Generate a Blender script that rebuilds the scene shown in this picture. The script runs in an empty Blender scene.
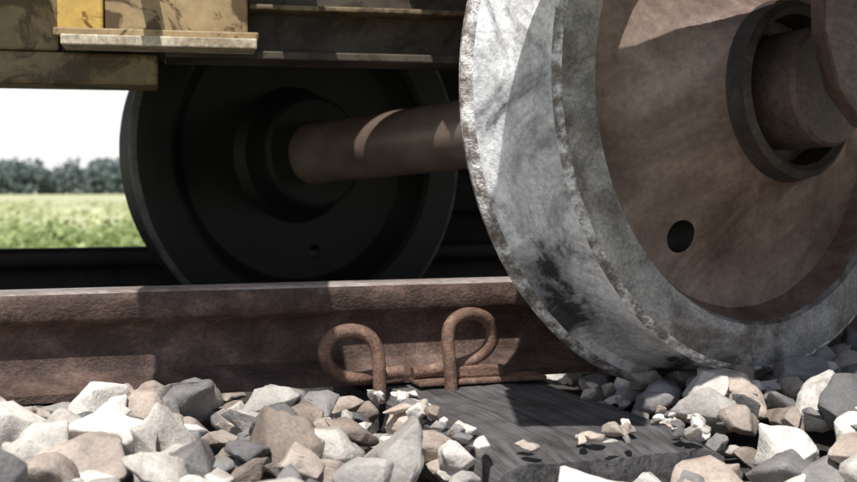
import bpy, bmesh, math, random
from mathutils import Vector, Matrix, noise
random.seed(7)
R=math.radians
sc=bpy.context.scene
sc.view_settings.view_transform='Standard'; sc.view_settings.look='None'; sc.view_settings.exposure=0
col=sc.collection

# ---------------------------------------------------------------- materials
def new_mat(name):
    m=bpy.data.materials.new(name); m.use_nodes=True
    nt=m.node_tree; b=nt.nodes['Principled BSDF']
    return m,nt,b
def ramp(nt,fac,stops):
    r=nt.nodes.new('ShaderNodeValToRGB')
    while len(r.color_ramp.elements)<len(stops): r.color_ramp.elements.new(.5)
    for e,(p,c) in zip(r.color_ramp.elements,stops):
        e.position=p; e.color=(c[0],c[1],c[2],1)
    nt.links.new(fac,r.inputs['Fac']); return r.outputs['Color']
def noise_n(nt,scale,detail=6,rough=.6,vec=None,dist=0):
    n=nt.nodes.new('ShaderNodeTexNoise'); n.inputs['Scale'].default_value=scale
    n.inputs['Detail'].default_value=detail; n.inputs['Roughness'].default_value=rough
    n.inputs['Distortion'].default_value=dist
    if vec: nt.links.new(vec,n.inputs['Vector'])
    return n.outputs['Fac']
def objvec(nt,scale=(1,1,1)):
    t=nt.nodes.new('ShaderNodeTexCoord'); mp=nt.nodes.new('ShaderNodeMapping')
    mp.inputs['Scale'].default_value=scale
    nt.links.new(t.outputs['Object'],mp.inputs['Vector']); return mp.outputs['Vector']
def mixc(nt,fac,a,b,mode='MIX'):
    m=nt.nodes.new('ShaderNodeMix'); m.data_type='RGBA'; m.blend_type=mode
    for sock,v in ((m.inputs[0],fac),(m.inputs[6],a),(m.inputs[7],b)):
        if isinstance(v,(int,float)): sock.default_value=v
        elif isinstance(v,tuple): sock.default_value=(*v,1)
        else: nt.links.new(v,sock)
    return m.outputs[2]
def bump(nt,b,h,strength=.5,dist=.002):
    bp=nt.nodes.new('ShaderNodeBump'); bp.inputs['Strength'].default_value=strength
    bp.inputs['Distance'].default_value=dist
    nt.links.new(h,bp.inputs['Height']); nt.links.new(bp.outputs['Normal'],b.inputs['Normal'])
def mottled(name,stops,scale=30,rough=.7,metal=0,fine=200,fstops=None,bs=.5,bd=.002,vs=(1,1,1),dist=0,big=None,bigscale=4):
    m,nt,b=new_mat(name); v=objvec(nt,vs)
    n1=noise_n(nt,scale,5,.65,v,dist); c=ramp(nt,n1,stops)
    n2=noise_n(nt,fine,2,.7,v)
    if fstops: c=mixc(nt,1.0,c,ramp(nt,n2,fstops),'MULTIPLY')
    if big: c=mixc(nt,1.0,c,ramp(nt,noise_n(nt,bigscale,5,.7,v,1.2),big),'MULTIPLY')
    nt.links.new(c,b.inputs['Base Color'])
    b.inputs['Roughness'].default_value=rough; b.inputs['Metallic'].default_value=metal
    a=nt.nodes.new('ShaderNodeMath'); a.operation='ADD'
    nt.links.new(n1,a.inputs[0]); nt.links.new(n2,a.inputs[1])
    bump(nt,b,a.outputs[0],bs,bd)
    return m
fs=[(.3,(.6,.6,.6)),(.7,(1.15,1.15,1.15))]
M_tread=mottled('tread_steel',[(.30,(.34,.34,.345)),(.42,(.62,.62,.63)),(.55,(.84,.84,.85)),(.72,(.92,.92,.92))],12,.5,.1,160,[(.3,(.75,.75,.75)),(.6,(1.1,1.1,1.1))],.5,.0025,dist=.6,
   big=[(.38,(.08,.08,.085)),(.45,(.58,.58,.59)),(.56,(1,1,1))],bigscale=6.5)
M_rim=mottled('rim_steel',[(.35,(.20,.19,.18)),(.5,(.35,.335,.32)),(.7,(.52,.50,.485))],18,.5,.15,220,fs,.35,.0015,big=[(.38,(.42,.36,.32)),(.5,(1,1,1))],bigscale=6)
M_edge=mottled('rim_edge_chips',[(.40,(.20,.17,.15)),(.50,(.44,.41,.39)),(.60,(.85,.84,.82))],55,.5,.1,300,fs,.8,.003)
M_web=mottled('web_steel',[(.3,(.12,.077,.06)),(.5,(.24,.17,.14)),(.7,(.42,.335,.29))],6,.5,.1,120,[(.3,(.75,.75,.75)),(.7,(1.1,1.1,1.1))],.3,.0012,dist=.3,big=[(.38,(.45,.38,.34)),(.58,(1,1,1))],bigscale=4)
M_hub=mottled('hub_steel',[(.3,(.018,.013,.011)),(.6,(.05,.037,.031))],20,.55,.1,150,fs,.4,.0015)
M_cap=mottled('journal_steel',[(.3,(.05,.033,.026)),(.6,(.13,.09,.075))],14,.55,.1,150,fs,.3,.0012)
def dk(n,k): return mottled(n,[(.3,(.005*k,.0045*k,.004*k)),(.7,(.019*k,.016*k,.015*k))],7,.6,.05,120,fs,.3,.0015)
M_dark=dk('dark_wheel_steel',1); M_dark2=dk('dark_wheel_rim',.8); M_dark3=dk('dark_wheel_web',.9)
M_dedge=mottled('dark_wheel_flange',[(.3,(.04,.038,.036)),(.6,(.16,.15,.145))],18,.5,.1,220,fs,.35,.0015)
M_axle=mottled('axle_steel',[(.3,(.14,.10,.082)),(.5,(.21,.155,.125)),(.7,(.30,.235,.195))],8,.4,.2,220,[(.3,(.85,.85,.85)),(.7,(1.1,1.1,1.1))],.2,.0008)
M_black=mottled('near_black',[(.3,(.005,.005,.005)),(.7,(.014,.013,.013))],12,.7,0,100,None,.4,.002)  # for underframe, far hub, and painted shade in the wheel holes
M_rail=mottled('rail_rust',[(.3,(.055,.032,.025)),(.5,(.125,.077,.060)),(.7,(.26,.175,.14))],24,.7,0,260,fs,.9,.0018,vs=(.7,1,1),big=[(.35,(.5,.46,.43)),(.6,(1,1,1))],bigscale=5)
M_railtop=mottled('rail_head_top',[(.3,(.24,.19,.17)),(.6,(.48,.42,.39)),(.8,(.62,.58,.55))],16,.4,.2,200,fs,.4,.001,vs=(.3,1,1))
M_rail2=mottled('rail_rust_shaded',[(.3,(.012,.010,.009)),(.6,(.035,.025,.022))],20,.6,0,260,fs,.6,.001)  # far rail: rust darkened, the vehicle's shade put into the colour
M_clip=mottled('clip_rust',[(.3,(.10,.05,.035)),(.6,(.25,.15,.105)),(.8,(.44,.31,.23))],45,.75,0,300,fs,.9,.0015)
pf=[(.3,(.8,.8,.8)),(.7,(1.08,1.08,1.08))]
M_yel=mottled('yellow_paint',[(.3,(.40,.25,.07)),(.45,(.60,.39,.10)),(.7,(.68,.46,.13))],5,.5,0,60,pf,.15,.0008,big=[(.40,(.30,.22,.16)),(.45,(1,1,1))],bigscale=14)
M_tan=mottled('faded_yellow_paint',[(.3,(.26,.18,.09)),(.5,(.36,.255,.13)),(.7,(.46,.34,.18))],5,.55,0,60,pf,.15,.0008,big=[(.42,(.28,.22,.18)),(.48,(1,1,1))],bigscale=12)
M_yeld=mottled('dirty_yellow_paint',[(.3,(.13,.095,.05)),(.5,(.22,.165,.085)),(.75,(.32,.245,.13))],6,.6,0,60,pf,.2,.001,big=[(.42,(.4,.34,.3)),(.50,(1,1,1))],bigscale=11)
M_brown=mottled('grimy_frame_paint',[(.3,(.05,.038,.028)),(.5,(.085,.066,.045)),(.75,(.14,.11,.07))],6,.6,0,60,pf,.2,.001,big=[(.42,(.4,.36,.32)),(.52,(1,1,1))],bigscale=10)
M_ledge=mottled('pale_edge_paint',[(.38,(.34,.27,.18)),(.6,(.62,.54,.40))],22,.6,0,120,fs,.4,.001)
M_soil=mottled('gravel_bed',[(.3,(.05,.045,.04)),(.7,(.16,.145,.13))],60,.95,0,300,fs,1,.01)
m,nt,b=new_mat('weathered_timber'); v=objvec(nt,(95,3.0,60)); n1=noise_n(nt,1.5,6,.65,v,.1)
n0=noise_n(nt,16,5,.6,objvec(nt))
c=ramp(nt,n1,[(.33,(.035,.034,.035)),(.45,(.085,.082,.084)),(.7,(.155,.15,.15))])
c=mixc(nt,.9,c,ramp(nt,n0,[(.32,(.4,.37,.35)),(.5,(.9,.88,.87)),(.7,(1.25,1.22,1.2))]),'MULTIPLY')
nt.links.new(c,b.inputs['Base Color']); b.inputs['Roughness'].default_value=.95; bump(nt,b,n1,.8,.005)
M_wood=m
m,nt,b=new_mat('crushed_stone'); at=nt.nodes.new('ShaderNodeAttribute'); at.attribute_name='stone_col'
v=objvec(nt); n1=noise_n(nt,22,6,.65,v,.4); n2=noise_n(nt,260,2,.7,v)
c=mixc(nt,1.0,at.outputs['Color'],ramp(nt,n1,[(.3,(.5,.46,.43)),(.45,(.88,.85,.82)),(.62,(1.18,1.15,1.1))]),'MULTIPLY')
c=mixc(nt,1.0,c,ramp(nt,n2,[(.3,(.82,.82,.82)),(.7,(1.1,1.1,1.1))]),'MULTIPLY')
nt.links.new(c,b.inputs['Base Color']); b.inputs['Roughness'].default_value=.85
a=nt.nodes.new('ShaderNodeMath'); a.operation='MULTIPLY_ADD'; nt.links.new(n2,a.inputs[0]); a.inputs[1].default_value=.25; nt.links.new(n1,a.inputs[2])
bump(nt,b,a.outputs[0],.6,.006)
M_stone=m
def leafmat(name,c1,c2,attr='leaf_col'):
    m,nt,b=new_mat(name); at=nt.nodes.new('ShaderNodeAttribute'); at.attribute_name=attr
    c=mixc(nt,at.outputs['Fac'],c1,c2); nt.links.new(c,b.inputs['Base Color'])
    b.inputs['Roughness'].default_value=.6
    tr=nt.nodes.new('ShaderNodeBsdfTranslucent'); nt.links.new(c,tr.inputs['Color'])
    mx=nt.nodes.new('ShaderNodeMixShader'); mx.inputs[0].default_value=.35
    nt.links.new(b.outputs[0],mx.inputs[1]); nt.links.new(tr.outputs[0],mx.inputs[2])
    nt.links.new(mx.outputs[0],nt.nodes['Material Output'].inputs['Surface'])
    return m
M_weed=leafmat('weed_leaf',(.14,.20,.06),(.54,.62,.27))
M_tree=leafmat('hazy_tree_leaf',(.115,.15,.15),(.20,.245,.235))  # blue-grey distance haze is mixed into the leaf colour
M_field=mottled('field_crop',[(.3,(.44,.46,.24)),(.5,(.62,.63,.36)),(.7,(.74,.73,.48))],.25,.95,0,3,fs,.4,.05)

# ---------------------------------------------------------------- frames
TH=R(20); CT,ST=math.cos(TH),math.sin(TH)
def rail_pt(t,o,z): return Vector((-.507+CT*t+ST*o, 1.41+ST*t-CT*o, z))
def rail_tc(x,y):
    dx,dy=x+.507,y-1.41
    return dx*CT+dy*ST, dx*ST-dy*CT
def add_mesh(name,verts,faces,mats,parent=None,smooth=None,midx=None,matrix=None):
    me=bpy.data.meshes.new(name); me.from_pydata([tuple(v) for v in verts],[],faces)
    for mm in mats: me.materials.append(mm)
    if midx: me.polygons.foreach_set('material_index',midx)
    bm=bmesh.new(); bm.from_mesh(me); bmesh.ops.recalc_face_normals(bm,faces=bm.faces); bm.to_mesh(me); bm.free()
    if smooth is not None:
        me.polygons.foreach_set('use_smooth',[True]*len(me.polygons))
        me.set_sharp_from_angle(angle=R(smooth))
    ob=bpy.data.objects.new(name,me); col.objects.link(ob)
    if parent: ob.parent=parent
    if matrix is not None: ob.matrix_world=matrix
    return ob
def empty(name):
    e=bpy.data.objects.new(name,None); e.empty_display_size=.1; col.objects.link(e); return e
def bevel(ob,w=.003,seg=2):
    md=ob.modifiers.new('bevel','BEVEL'); md.width=w; md.segments=seg; md.limit_method='ANGLE'
    return ob

# ---------------------------------------------------------------- rails
def rail(name,o0,mats):
    c=-.0325
    prof=[(-.062,0),(-.062,.010),(-.03,.018),(-.012,.028),(-.0075,.042),(-.0075,.076),(-.013,.086),(-.030,.093),(-.0325,.096),
          (-.0325,.119),(-.030,.126),(-.024,.1295),(0,.131)]
    full=[(c+a,z) for a,z in prof]+[(c-a,z) for a,z in reversed(prof[:-1])]
    n=len(full); verts=[];faces=[];mid=[]
    ts=[-9+i*.1 for i in range(181)]
    for t in ts:
        for a,z in full:
            w=.0006*noise.noise(Vector((t*9,a*40,z*40)))
            verts.append(rail_pt(t,a+o0+w,z+w))
    for i in range(len(ts)-1):
        for j in range(n):
            k=(j+1)%n
            faces.append((i*n+j,i*n+k,(i+1)*n+k,(i+1)*n+j))
            mid.append(1 if 10<=j<=13 else 0)
    faces.append(tuple(range(n))); mid.append(0)
    faces.append(tuple((len(ts)-1)*n+j for j in range(n))); mid.append(0)
    return add_mesh(name,verts,faces,mats,smooth=40,midx=mid)
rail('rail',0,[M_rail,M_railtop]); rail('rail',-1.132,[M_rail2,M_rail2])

def rbox(name,t0,t1,o0,o1,z0,z1,mat,parent=None,w=.004):
    vs=[rail_pt(t,o,z) for t in (t0,t1) for o in (o0,o1) for z in (z0,z1)]
    fc=[(0,1,3,2),(4,6,7,5),(0,4,5,1),(2,3,7,6),(0,2,6,4),(1,5,7,3)]
    return bevel(add_mesh(name,vs,fc,[mat],parent),w)
SL=.45
def sleeper(t0):
    L0,L1=SL,-1.70; W=.25; nx,ny=30,110
    verts=[];faces=[]
    for i in range(nx+1):
        for j in range(ny+1):
            x=W*i/nx; y=L1+(L0-L1)*j/ny
            e=min(i,nx-i)/nx
            edge=.006*noise.noise(Vector((0 if i<nx/2 else 9,y*14,t0)))*(1 if e<.05 else 0)
            z=-.003-.004*abs(noise.noise(Vector((x*110+t0,y*3,0))))-.014*max(0,.08-e)/.08*.7-.004*noise.noise(Vector((x*8,y*8,t0)))
            if j>ny-3: z-=.004*(j-ny+3)
            verts.append((x+edge,y+(.012*noise.noise(Vector((x*40,3,t0))) if j==ny else 0),z))
    for i in range(nx):
        for j in range(ny):
            a=i*(ny+1)+j; faces.append((a,a+1,a+ny+2,a+ny+1))
    ring=[i*(ny+1) for i in range(nx+1)]+[nx*(ny+1)+j for j in range(1,ny+1)]+[i*(ny+1)+ny for i in range(nx-1,-1,-1)]+[j for j in range(ny-1,0,-1)]
    base=len(verts)
    for r in ring:
        x,y,z=verts[r]; verts.append((x,y,-.13))
    k=len(ring)
    for i in range(k):
        faces.append((ring[i],ring[(i+1)%k],base+(i+1)%k,base+i))
    ob=add_mesh('railway_sleeper',verts,faces,[M_wood],smooth=60)
    ob.matrix_world=Matrix(((CT,ST,0,rail_pt(t0,0,0).x),(ST,-CT,0,rail_pt(t0,0,0).y),(0,0,1,0),(0,0,0,1)))
    return ob
T0=.45
for k in range(-5,7): sleeper(T0+k*.62)

bp=empty('rail_base_plate')
rbox('plate',.50,.68,.032,.075,0.0005,.007,M_clip,bp,.002)
rbox('shoulder',.545,.625,.048,.062,.007,.022,M_clip,bp,.003)
def clip(name,pts,r=.0085):
    cu=bpy.data.curves.new(name,'CURVE'); cu.dimensions='3D'; sp=cu.splines.new('NURBS')
    sp.points.add(len(pts)-1)
    for p,q in zip(sp.points,pts): p.co=(*q,1)
    sp.use_endpoint_u=True; sp.order_u=4; sp.resolution_u=10
    cu.bevel_depth=r; cu.bevel_resolution=4; cu.use_fill_caps=True
    cu.materials.append(M_clip)
    ob=bpy.data.objects.new(name,cu); col.objects.link(ob); return ob
def cp(u,v,o):
    kx=(u-428)/1190
    x0,y0=-.507+ST*o,1.41-CT*o
    t=(kx*y0-x0)/(CT-kx*ST); y=y0+ST*t
    return rail_pt(t,o,.25-(v-192)/1190*y)
clip('rail_spring_clip',[cp(379,404,.08),cp(379,388,.08),cp(379,362,.08),cp(374,336,.078),cp(350,328,.07),cp(327,336,.058),cp(320,358,.05),cp(336,378,.046),cp(357,381,.046),cp(380,375,.046),cp(402,372,.046)])
clip('rail_spring_clip',[cp(451,402,.08),cp(451,382,.08),cp(448,350,.08),cp(446,326,.078),cp(462,312,.07),cp(487,315,.058),cp(496,336,.05),cp(484,356,.046),cp(462,365,.046),cp(440,370,.046),cp(412,374,.046)])

# ---------------------------------------------------------------- wheelset
PH=R(36)
n3=Vector((math.sin(PH),-math.cos(PH),.042)).normalized()
N=Vector((.42,1.5,.372))
def frame(org,z,spin=0):
    x=Vector((0,0,1)).cross(z).normalized(); y=z.cross(x)
    m=Matrix((x,y,z)).transposed().to_4x4(); m.translation=org
    return m@Matrix.Rotation(spin,4,'Z')
def lathe(name,prof,mids,mats,matrix,seg=192,close=True,wob=0,parent=None):
    n=len(prof); verts=[];faces=[];mid=[]
    for i in range(seg):
        a=2*math.pi*i/seg
        for r,z in prof:
            w=wob*(noise.noise(Vector((math.cos(a)*6,math.sin(a)*6,z*30+r*20)))+.6*noise.noise(Vector((math.cos(a)*28,math.sin(a)*28,z*60+r*20))))
            verts.append(((r+w)*math.cos(a),(r+w)*math.sin(a),z+w))
    for i in range(seg):
        k=(i+1)%seg
        for j in range(n if close else n-1):
            l=(j+1)%n
            faces.append((i*n+j,k*n+j,k*n+l,i*n+l)); mid.append(mids[j])
    if not close:
        faces.append(tuple(i*n for i in range(seg))); mid.append(mids[0])
        faces.append(tuple(i*n+n-1 for i in range(seg))); mid.append(mids[-1])
    return add_mesh(name,verts,faces,mats,smooth=28,midx=mid,matrix=matrix,parent=parent)
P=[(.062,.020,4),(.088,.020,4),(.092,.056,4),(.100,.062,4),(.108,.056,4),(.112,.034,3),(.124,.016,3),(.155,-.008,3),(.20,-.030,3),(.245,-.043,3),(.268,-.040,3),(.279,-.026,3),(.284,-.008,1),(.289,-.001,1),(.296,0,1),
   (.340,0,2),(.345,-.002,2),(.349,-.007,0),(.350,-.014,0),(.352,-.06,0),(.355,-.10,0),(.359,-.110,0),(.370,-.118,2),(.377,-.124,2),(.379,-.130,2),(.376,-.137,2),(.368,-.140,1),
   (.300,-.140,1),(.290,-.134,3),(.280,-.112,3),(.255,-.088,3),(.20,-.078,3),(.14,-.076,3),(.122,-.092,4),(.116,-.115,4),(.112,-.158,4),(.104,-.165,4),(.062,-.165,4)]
prof=[(a,b_) for a,b_,_ in P]; mids=[c for _,_,c in P]
def holes(ob,pts,hr=.019):
    for x,y in pts:
        bm=bmesh.new(); bmesh.ops.create_cone(bm,cap_ends=True,segments=32,radius1=hr,radius2=hr,depth=.3)
        me=bpy.data.meshes.new('cut'); bm.to_mesh(me); bm.free(); me.materials.append(M_black)  # hole walls coloured black to stand for the shade inside
        c=bpy.data.objects.new('cut',me); col.objects.link(c)
        c.matrix_world=ob.matrix_world@Matrix.Translation((x,y,-.05))
        md=ob.modifiers.new('h','BOOLEAN'); md.object=c; md.operation='DIFFERENCE'; md.solver='EXACT'; md.material_mode='TRANSFER'
        bpy.context.view_layer.update()
        dg=bpy.context.evaluated_depsgraph_get()
        me2=bpy.data.meshes.new_from_object(ob.evaluated_get(dg))
        ob.modifiers.clear(); ob.data=me2
        me2.polygons.foreach_set('use_smooth',[True]*len(me2.polygons)); me2.set_sharp_from_angle(angle=R(28))
        bpy.data.objects.remove(c)
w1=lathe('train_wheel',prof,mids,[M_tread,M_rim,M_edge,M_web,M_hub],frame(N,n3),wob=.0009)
bpy.context.view_layer.update()
holes(w1,[(-.120,-.175),(.120,.175)],.020)
F=N-n3*1.26; F.z+=0.004
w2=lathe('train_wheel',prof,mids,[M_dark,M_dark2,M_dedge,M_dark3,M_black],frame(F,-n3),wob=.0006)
bpy.context.view_layer.update()
holes(w2,[(-.04,-.2),(.04,.2)],.014)
ax=[(.0,.105),(.03,.105),(.068,.100),(.072,.094),(.072,.032),(.062,.018),(.0645,-.17),(.060,-.20),(.058,-.63),(.060,-1.06),(.0645,-1.09),(.062,-1.30),(.05,-1.31),(0,-1.31)]
lathe('train_axle',ax,[1]*5+[0]*(len(ax)-5),[M_axle,M_cap],frame(N,n3),seg=64,close=False,wob=.0003)

# ---------------------------------------------------------------- rail vehicle
veh=empty('rail_vehicle')
BE=R(12); CB,SB=math.cos(BE),math.sin(BE)
def vp(s,d,z): return Vector((CB*s-SB*d,1.88+SB*s+CB*d,z))
def vbox(name,s0,s1,d0,d1,z0,z1,mat,w=.004):
    vs=[vp(s,d,z) for s in (s0,s1) for d in (d0,d1) for z in (z0,z1)]
    fc=[(0,1,3,2),(4,6,7,5),(0,4,5,1),(2,3,7,6),(0,2,6,4),(1,5,7,3)]
    return bevel(add_mesh(name,vs,fc,[mat],veh),w)
ZD=.90
vbox('lower_beam',-3,-.415,0,.10,.409,.4565,M_yeld,.006)
vbox('sill_left',-3,-.558,.012,.10,.459,ZD,M_yeld)
vbox('side_panel',-.49,-.282,-.03,.05,.478,ZD,M_tan)
vbox('side_panel_strip',-.556,-.491,-.036,.05,.478,ZD,M_yel)
vbox('panel_ledge',-.548,-.272,-.075,.0,.459,.474,M_ledge,.002)
vbox('panel_ledge_rail',-.56,-.268,-.052,-.037,.4745,.486,M_tan,.002)
vbox('panel_back_web',-.555,-.282,.052,.10,.4575,.60,M_brown,.002)
vbox('sill_right',-.279,1.3,.06,.11,.468,.640,M_brown)
vbox('sill_flange',-.279,1.3,.0,.0595,.528,.536,M_yeld,.002)
vbox('sill_lower_flange',-.405,1.3,.02,.13,.455,.4675,M_brown,.002)
vbox('shade_lip_right_a',-.279,-.205,-.14,.055,.66,.68,M_brown)  # right lips added above view to throw shade on the sill
vbox('shade_lip_right_b',-.05,1.3,-.14,.055,.66,.68,M_brown)
vbox('shade_lip_left',-3,-.60,-.12,.0,.62,.64,M_yeld)  # added above view to shade the left sill
vbox('upper_sill_a',-.279,-.205,.06,.11,.642,ZD,M_brown)  # gap before upper_sill_b left open so sun reaches the axle
vbox('upper_sill_b',-.05,1.3,.06,.11,.642,ZD,M_brown)
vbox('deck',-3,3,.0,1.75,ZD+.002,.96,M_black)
vbox('body_side',-3,3,.003,.05,.962,2.3,M_yel,.01)
vbox('body_far_side',-3,3,1.70,1.747,.962,2.3,M_yel,.01)
vbox('body_roof',-3,3,-.03,1.78,2.302,2.36,M_yeld,.01)
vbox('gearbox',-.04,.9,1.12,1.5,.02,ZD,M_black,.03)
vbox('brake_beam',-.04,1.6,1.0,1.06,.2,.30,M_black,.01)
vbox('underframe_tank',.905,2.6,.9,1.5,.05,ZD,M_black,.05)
def slab(name,pts,z0,z1,mat):
    n=len(pts); vs=[(x,y,z0) for x,y in pts]+[(x,y,z1) for x,y in pts]
    fc=[tuple(range(n)),tuple(range(n,2*n))]+[(i,(i+1)%n,n+(i+1)%n,n+i) for i in range(n)]
    return bevel(add_mesh(name,vs,fc,[mat],veh),.003)
slab('wheel_shade_plate',[(-.01,.93),(-.01,1.15),(.09,1.235),(.27,1.325),(.39,1.355),(.45,1.50),(.45,1.80),(1.7,2.05),(1.7,1.3),(.9,1.08),(.15,1.06),(.13,.93)],.60,.625,M_brown)  # added out of view, outlined to cast the shadow edges on the wheel
slab('rail_shade_plate',[(-.45,1.08),(-.44,1.27),(-.22,1.33),(-.21,1.14)],.60,.62,M_brown)  # unseen blocker added to shade a stretch of the near rail
slab('shade_plate_arm_a',[(-.435,1.27),(-.435,1.80),(-.41,1.80),(-.41,1.275)],.60,.615,M_brown)  # added arms joining the unseen rail blocker to the frame
slab('shade_plate_arm_b',[(-.25,1.32),(-.25,1.86),(-.225,1.86),(-.225,1.325)],.60,.615,M_brown)
hs=[]
for z,xc,yc,wd,dp in ((.62,.485,1.30,.07,.04),(.42,.487,1.30,.07,.04),(.36,.495,1.30,.062,.04),(.32,.51,1.305,.045,.035)):
    hs+= [(xc-wd,yc-dp,z),(xc+wd,yc-dp*.4,z),(xc+wd,yc+dp,z),(xc-wd,yc+dp*.3,z)]
fc=[(0,1,2,3),(12,13,14,15)]
for k in range(3):
    for i in range(4): fc.append((4*k+i,4*k+(i+1)%4,4*k+4+(i+1)%4,4*k+4+i))
bevel(add_mesh('axle_box_hanger',hs,fc,[M_cap],veh),.006)

# ---------------------------------------------------------------- ground
S=1500
add_mesh('ground',[(-S,-S,-.36),(S,-S,-.36),(S,S,-.36),(-S,S,-.36)],[(0,1,2,3)],[M_field])
vs=[];fc=[]
for t in (-40,40):
    for o,z in ((2.6,-.40),(1.6,-.06),(-2.1,-.06),(-3.0,-.40)): vs.append(rail_pt(t,o,z))
fc=[(0,1,5,4),(1,2,6,5),(2,3,7,6),(0,1,2,3),(4,5,6,7)]
add_mesh('track_bed',vs,fc,[M_soil])

# ---------------------------------------------------------------- ballast
def stone_variant():
    bm=bmesh.new(); sx,sy,sz=random.uniform(.85,1.35),random.uniform(.65,1.0),random.uniform(.42,.75)
    for _ in range(random.randint(12,22)):
        v=Vector((random.gauss(0,1),random.gauss(0,1),random.gauss(0,1))).normalized()*random.uniform(.8,1.08)
        bm.verts.new((v.x*sx,v.y*sy,v.z*sz))
    r=bmesh.ops.convex_hull(bm,input=bm.verts)
    bmesh.ops.delete(bm,geom=[g for g in set(r['geom_interior']+r['geom_unused']) if isinstance(g,bmesh.types.BMVert)],context='VERTS')
    bmesh.ops.dissolve_limit(bm,angle_limit=R(18),verts=bm.verts,edges=bm.edges)
    bmesh.ops.bevel(bm,geom=list(bm.edges),offset=random.choice((.08,.12,.18)),segments=3,profile=.5,affect='EDGES',clamp_overlap=True)
    bmesh.ops.triangulate(bm,faces=[f for f in bm.faces if len(f.verts)>4])
    for _ in range(2):
        bmesh.ops.subdivide_edges(bm,edges=[e for e in bm.edges if e.calc_length()>.3],cuts=1)
        bmesh.ops.triangulate(bm,faces=[f for f in bm.faces if len(f.verts)>4])
    sd=random.random()*50
    for v in bm.verts:
        v.co+=v.co.normalized()*(.10*noise.noise(v.co*1.8+Vector((sd,0,0)))+.05*noise.noise(v.co*5+Vector((sd,0,0)))+.012*noise.noise(v.co*12+Vector((sd,0,0))))
    bm.verts.index_update()
    out=([v.co.copy() for v in bm.verts],[tuple(v.index for v in f.verts) for f in bm.faces]); bm.free(); return out
VAR=[stone_variant() for _ in range(40)]
PAL=[((.42,.405,.385),4),((.60,.57,.53),4),((.76,.73,.69),4),((.16,.16,.165),3),((.25,.245,.245),4),((.44,.38,.335),3),((.54,.46,.40),3),((.30,.25,.215),2),((.84,.82,.78),2)]
pal=[c for c,w in PAL for _ in range(w)]
sv=[];sf=[];scol=[]
def put(x,y,z,r,c=None,tilt=.35):
    vs_,fs_=random.choice(VAR)
    rot=Matrix.Rotation(random.uniform(0,6.28),3,'Z')@Matrix.Rotation(random.gauss(0,tilt),3,'X')@Matrix.Rotation(random.gauss(0,tilt),3,'Y')
    b0=len(sv)
    for v in vs_:
        p=rot@(v*r); sv.append((p.x+x,p.y+y,p.z+z))
    sf.extend(tuple(i+b0 for i in f) for f in fs_)
    c=c or random.choice(pal); k=random.uniform(.85,1.1)
    scol.extend([(c[0]*k,c[1]*k,c[2]*k,1)]*len(fs_))
def allowed(x,y,r):
    t,o=rail_tc(x,y)
    for ro in (0,-1.132):
        if -.10-.75*r<o-ro<.03+.70*r: return False
    tt=(t-T0)
    if -.25*r<tt<.25+.12*r and -1.75<o<SL-.01+.2*r: return False
    return True
def hgt(x,y):
    t,o=rail_tc(x,y); h=-.036
    if o>0:
        if t<.44: h+=.027*min(1,(.44-t)/.16)
        if t>.70 : h+=.044*min(1,(t-.70)/.12)
        if .30<t<.78 and o>.40: h-=.016
    return h+.008*noise.noise(Vector((x*5,y*5,3)))
def fill(x0,x1,y0,y1,sp,rmin,rmax,dz,prob=1,cond=None):
    y=y0
    while y<y1:
        x=x0
        while x<x1:
            px,py=x+random.uniform(-.5,.5)*sp,y+random.uniform(-.5,.5)*sp
            r=random.uniform(rmin,rmax)
            if random.random()<prob and allowed(px,py,r) and (cond is None or cond(px,py)):
                put(px,py,hgt(px,py)+dz+random.uniform(-.006,.006),r)
            x+=sp
        y+=sp
front=lambda x,y: rail_tc(x,y)[1]>0 and rail_tc(x,y)[1]<1.7
back=lambda x,y: -3<rail_tc(x,y)[1]<0
fill(-1.3,1.8,.4,2.2,.042,.016,.030,.0,1,front)
fill(-1.3,1.8,.5,2.0,.075,.028,.046,.013,.75,front)
fill(-1.1,1.3,.78,1.40,.12,.046,.064,.010,.6,front)
fill(-2.5,2.8,.8,5.0,.066,.026,.040,.0,.9,back)
for _ in range(64):
    k=random.random()
    if k<.4: t=T0+random.gauss(.0,.014); o=random.uniform(.09,.44)
    elif k<.75: t=T0+.25+random.gauss(0,.020); o=random.uniform(.08,.44)
    else: t=T0+random.uniform(0,.25); o=random.gauss(.43,.02)
    p=rail_pt(t,o,0); put(p.x,p.y,.001,random.uniform(.005,.016)*(1 if random.random()<.8 else 1.5))
me=bpy.data.meshes.new('ballast_stones'); me.from_pydata(sv,[],sf); me.materials.append(M_stone)
ca=me.color_attributes.new('stone_col','FLOAT_COLOR','CORNER')
buf=[]
for p,c in zip(me.polygons,scol): buf.extend(c*p.loop_total)
ca.data.foreach_set('color',buf)
me.polygons.foreach_set('use_smooth',[True]*len(me.polygons)); me.set_sharp_from_angle(angle=R(42))
col.objects.link(bpy.data.objects.new('ballast_stones',me))

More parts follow.
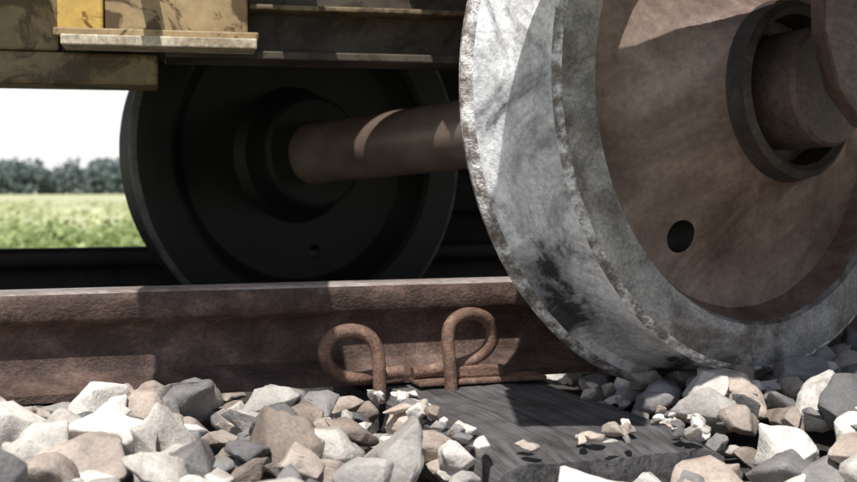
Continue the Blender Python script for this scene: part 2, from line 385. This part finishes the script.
# ---------------------------------------------------------------- foliage
def leaves(name,items,mat):
    vs=[];fc=[];cc=[]
    for (p,s,el,c) in items:
        a=Vector((random.gauss(0,1),random.gauss(0,1),random.gauss(0,.6))).normalized()
        b_=a.cross(Vector((random.gauss(0,1),random.gauss(0,1),random.gauss(0,1)))).normalized()
        k=len(vs); vs+=[p-a*s*el,p-b_*s*.5,p+a*s*el,p+b_*s*.5]; fc.append((k,k+1,k+2,k+3)); cc+= [c]*4
    me=bpy.data.meshes.new(name); me.from_pydata([tuple(v) for v in vs],[],fc); me.materials.append(mat)
    at=me.attributes.new('leaf_col','FLOAT','CORNER'); at.data.foreach_set('value',cc)
    o=bpy.data.objects.new(name,me); col.objects.link(o); return o
it=[]
for _ in range(900):
    y=random.uniform(6.5,15); x=random.uniform(-.60*y-1,.1*y)
    h=random.uniform(.10,.38); base=-.36; w=random.uniform(.12,.35); tone=random.random()
    for _ in range(26):
        u=random.random()
        p=Vector((x+random.gauss(0,w*.6),y+random.gauss(0,w*.6),base+h*u))
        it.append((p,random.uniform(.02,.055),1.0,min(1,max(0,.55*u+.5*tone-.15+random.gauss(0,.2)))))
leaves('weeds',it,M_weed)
it=[]
for _ in range(1800):
    y=random.uniform(16,70); x=random.uniform(-.6*y-2,.3*y)
    h=random.uniform(.1,.3)*min(1,20/y+.2)
    for _ in range(5):
        p=Vector((x+random.gauss(0,.4),y+random.gauss(0,.4),-.36+h*random.random()))
        it.append((p,random.uniform(.06,.14),1.0,random.uniform(.4,1.1)))
leaves('field_plants',it,leafmat('crop_leaf',(.36,.40,.17),(.70,.70,.42)))
it=[]
for k in range(900):
    a=R(random.uniform(-62,55)); d=random.uniform(285,330)
    x,y=d*math.sin(a),d*math.cos(a); H=random.uniform(7.0,9.6)*(1+.10*math.sin(a*23)); W=random.uniform(2.5,5)
    tone=random.random()
    for c_ in range(6):
        cx,cy,cz=x+random.gauss(0,W*.6),y+random.gauss(0,W*.5),random.uniform(.08,.85)*H
        rr=random.uniform(1.1,2.2)
        for _ in range(11):
            v=Vector((random.gauss(0,1),random.gauss(0,1),random.gauss(0,1))).normalized()*rr*random.uniform(.5,1.1)
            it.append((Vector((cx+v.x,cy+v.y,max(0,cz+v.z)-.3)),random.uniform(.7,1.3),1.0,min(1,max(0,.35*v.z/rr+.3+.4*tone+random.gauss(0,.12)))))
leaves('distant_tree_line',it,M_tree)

# ---------------------------------------------------------------- light
Sd=Vector((-.15,-.5,.85)).normalized()
sun=bpy.data.lights.new('sun','SUN'); sun.energy=5; sun.angle=R(.5); sun.color=(1,.97,.92)
so=bpy.data.objects.new('sun',sun); col.objects.link(so); so.rotation_euler=Sd.to_track_quat('Z','Y').to_euler()
w=bpy.data.worlds.new('World'); sc.world=w; w.use_nodes=True; nt=w.node_tree
sky=nt.nodes.new('ShaderNodeTexSky'); sky.sky_type='NISHITA'; sky.sun_disc=False
sky.sun_elevation=math.asin(Sd.z); sky.sun_rotation=math.atan2(Sd.x,Sd.y); sky.dust_density=1.0; sky.air_density=1.0
tc=nt.nodes.new('ShaderNodeTexCoord'); sx=nt.nodes.new('ShaderNodeSeparateXYZ'); nt.links.new(tc.outputs['Generated'],sx.inputs[0])
mr=nt.nodes.new('ShaderNodeMapRange'); mr.inputs['From Min'].default_value=.10; mr.inputs['From Max'].default_value=.24
mr.inputs['To Min'].default_value=.95; mr.inputs['To Max'].default_value=.0
nt.links.new(sx.outputs['Z'],mr.inputs['Value'])
hz=mixc(nt,mr.outputs[0],sky.outputs['Color'],(10.4,10.4,10.3))
bg=nt.nodes['Background']; bg.inputs['Strength'].default_value=.10
nt.links.new(hz,bg.inputs['Color'])

# ---------------------------------------------------------------- camera
cam=bpy.data.cameras.new('camera'); cam.lens=50; cam.sensor_width=36; cam.clip_start=.02; cam.clip_end=4000
cam.dof.use_dof=True; cam.dof.focus_distance=1.40; cam.dof.aperture_fstop=8
co=bpy.data.objects.new('camera',cam); col.objects.link(co); co.location=(0,0,.25)
co.rotation_euler=(R(90-2.36),0,0); sc.camera=co
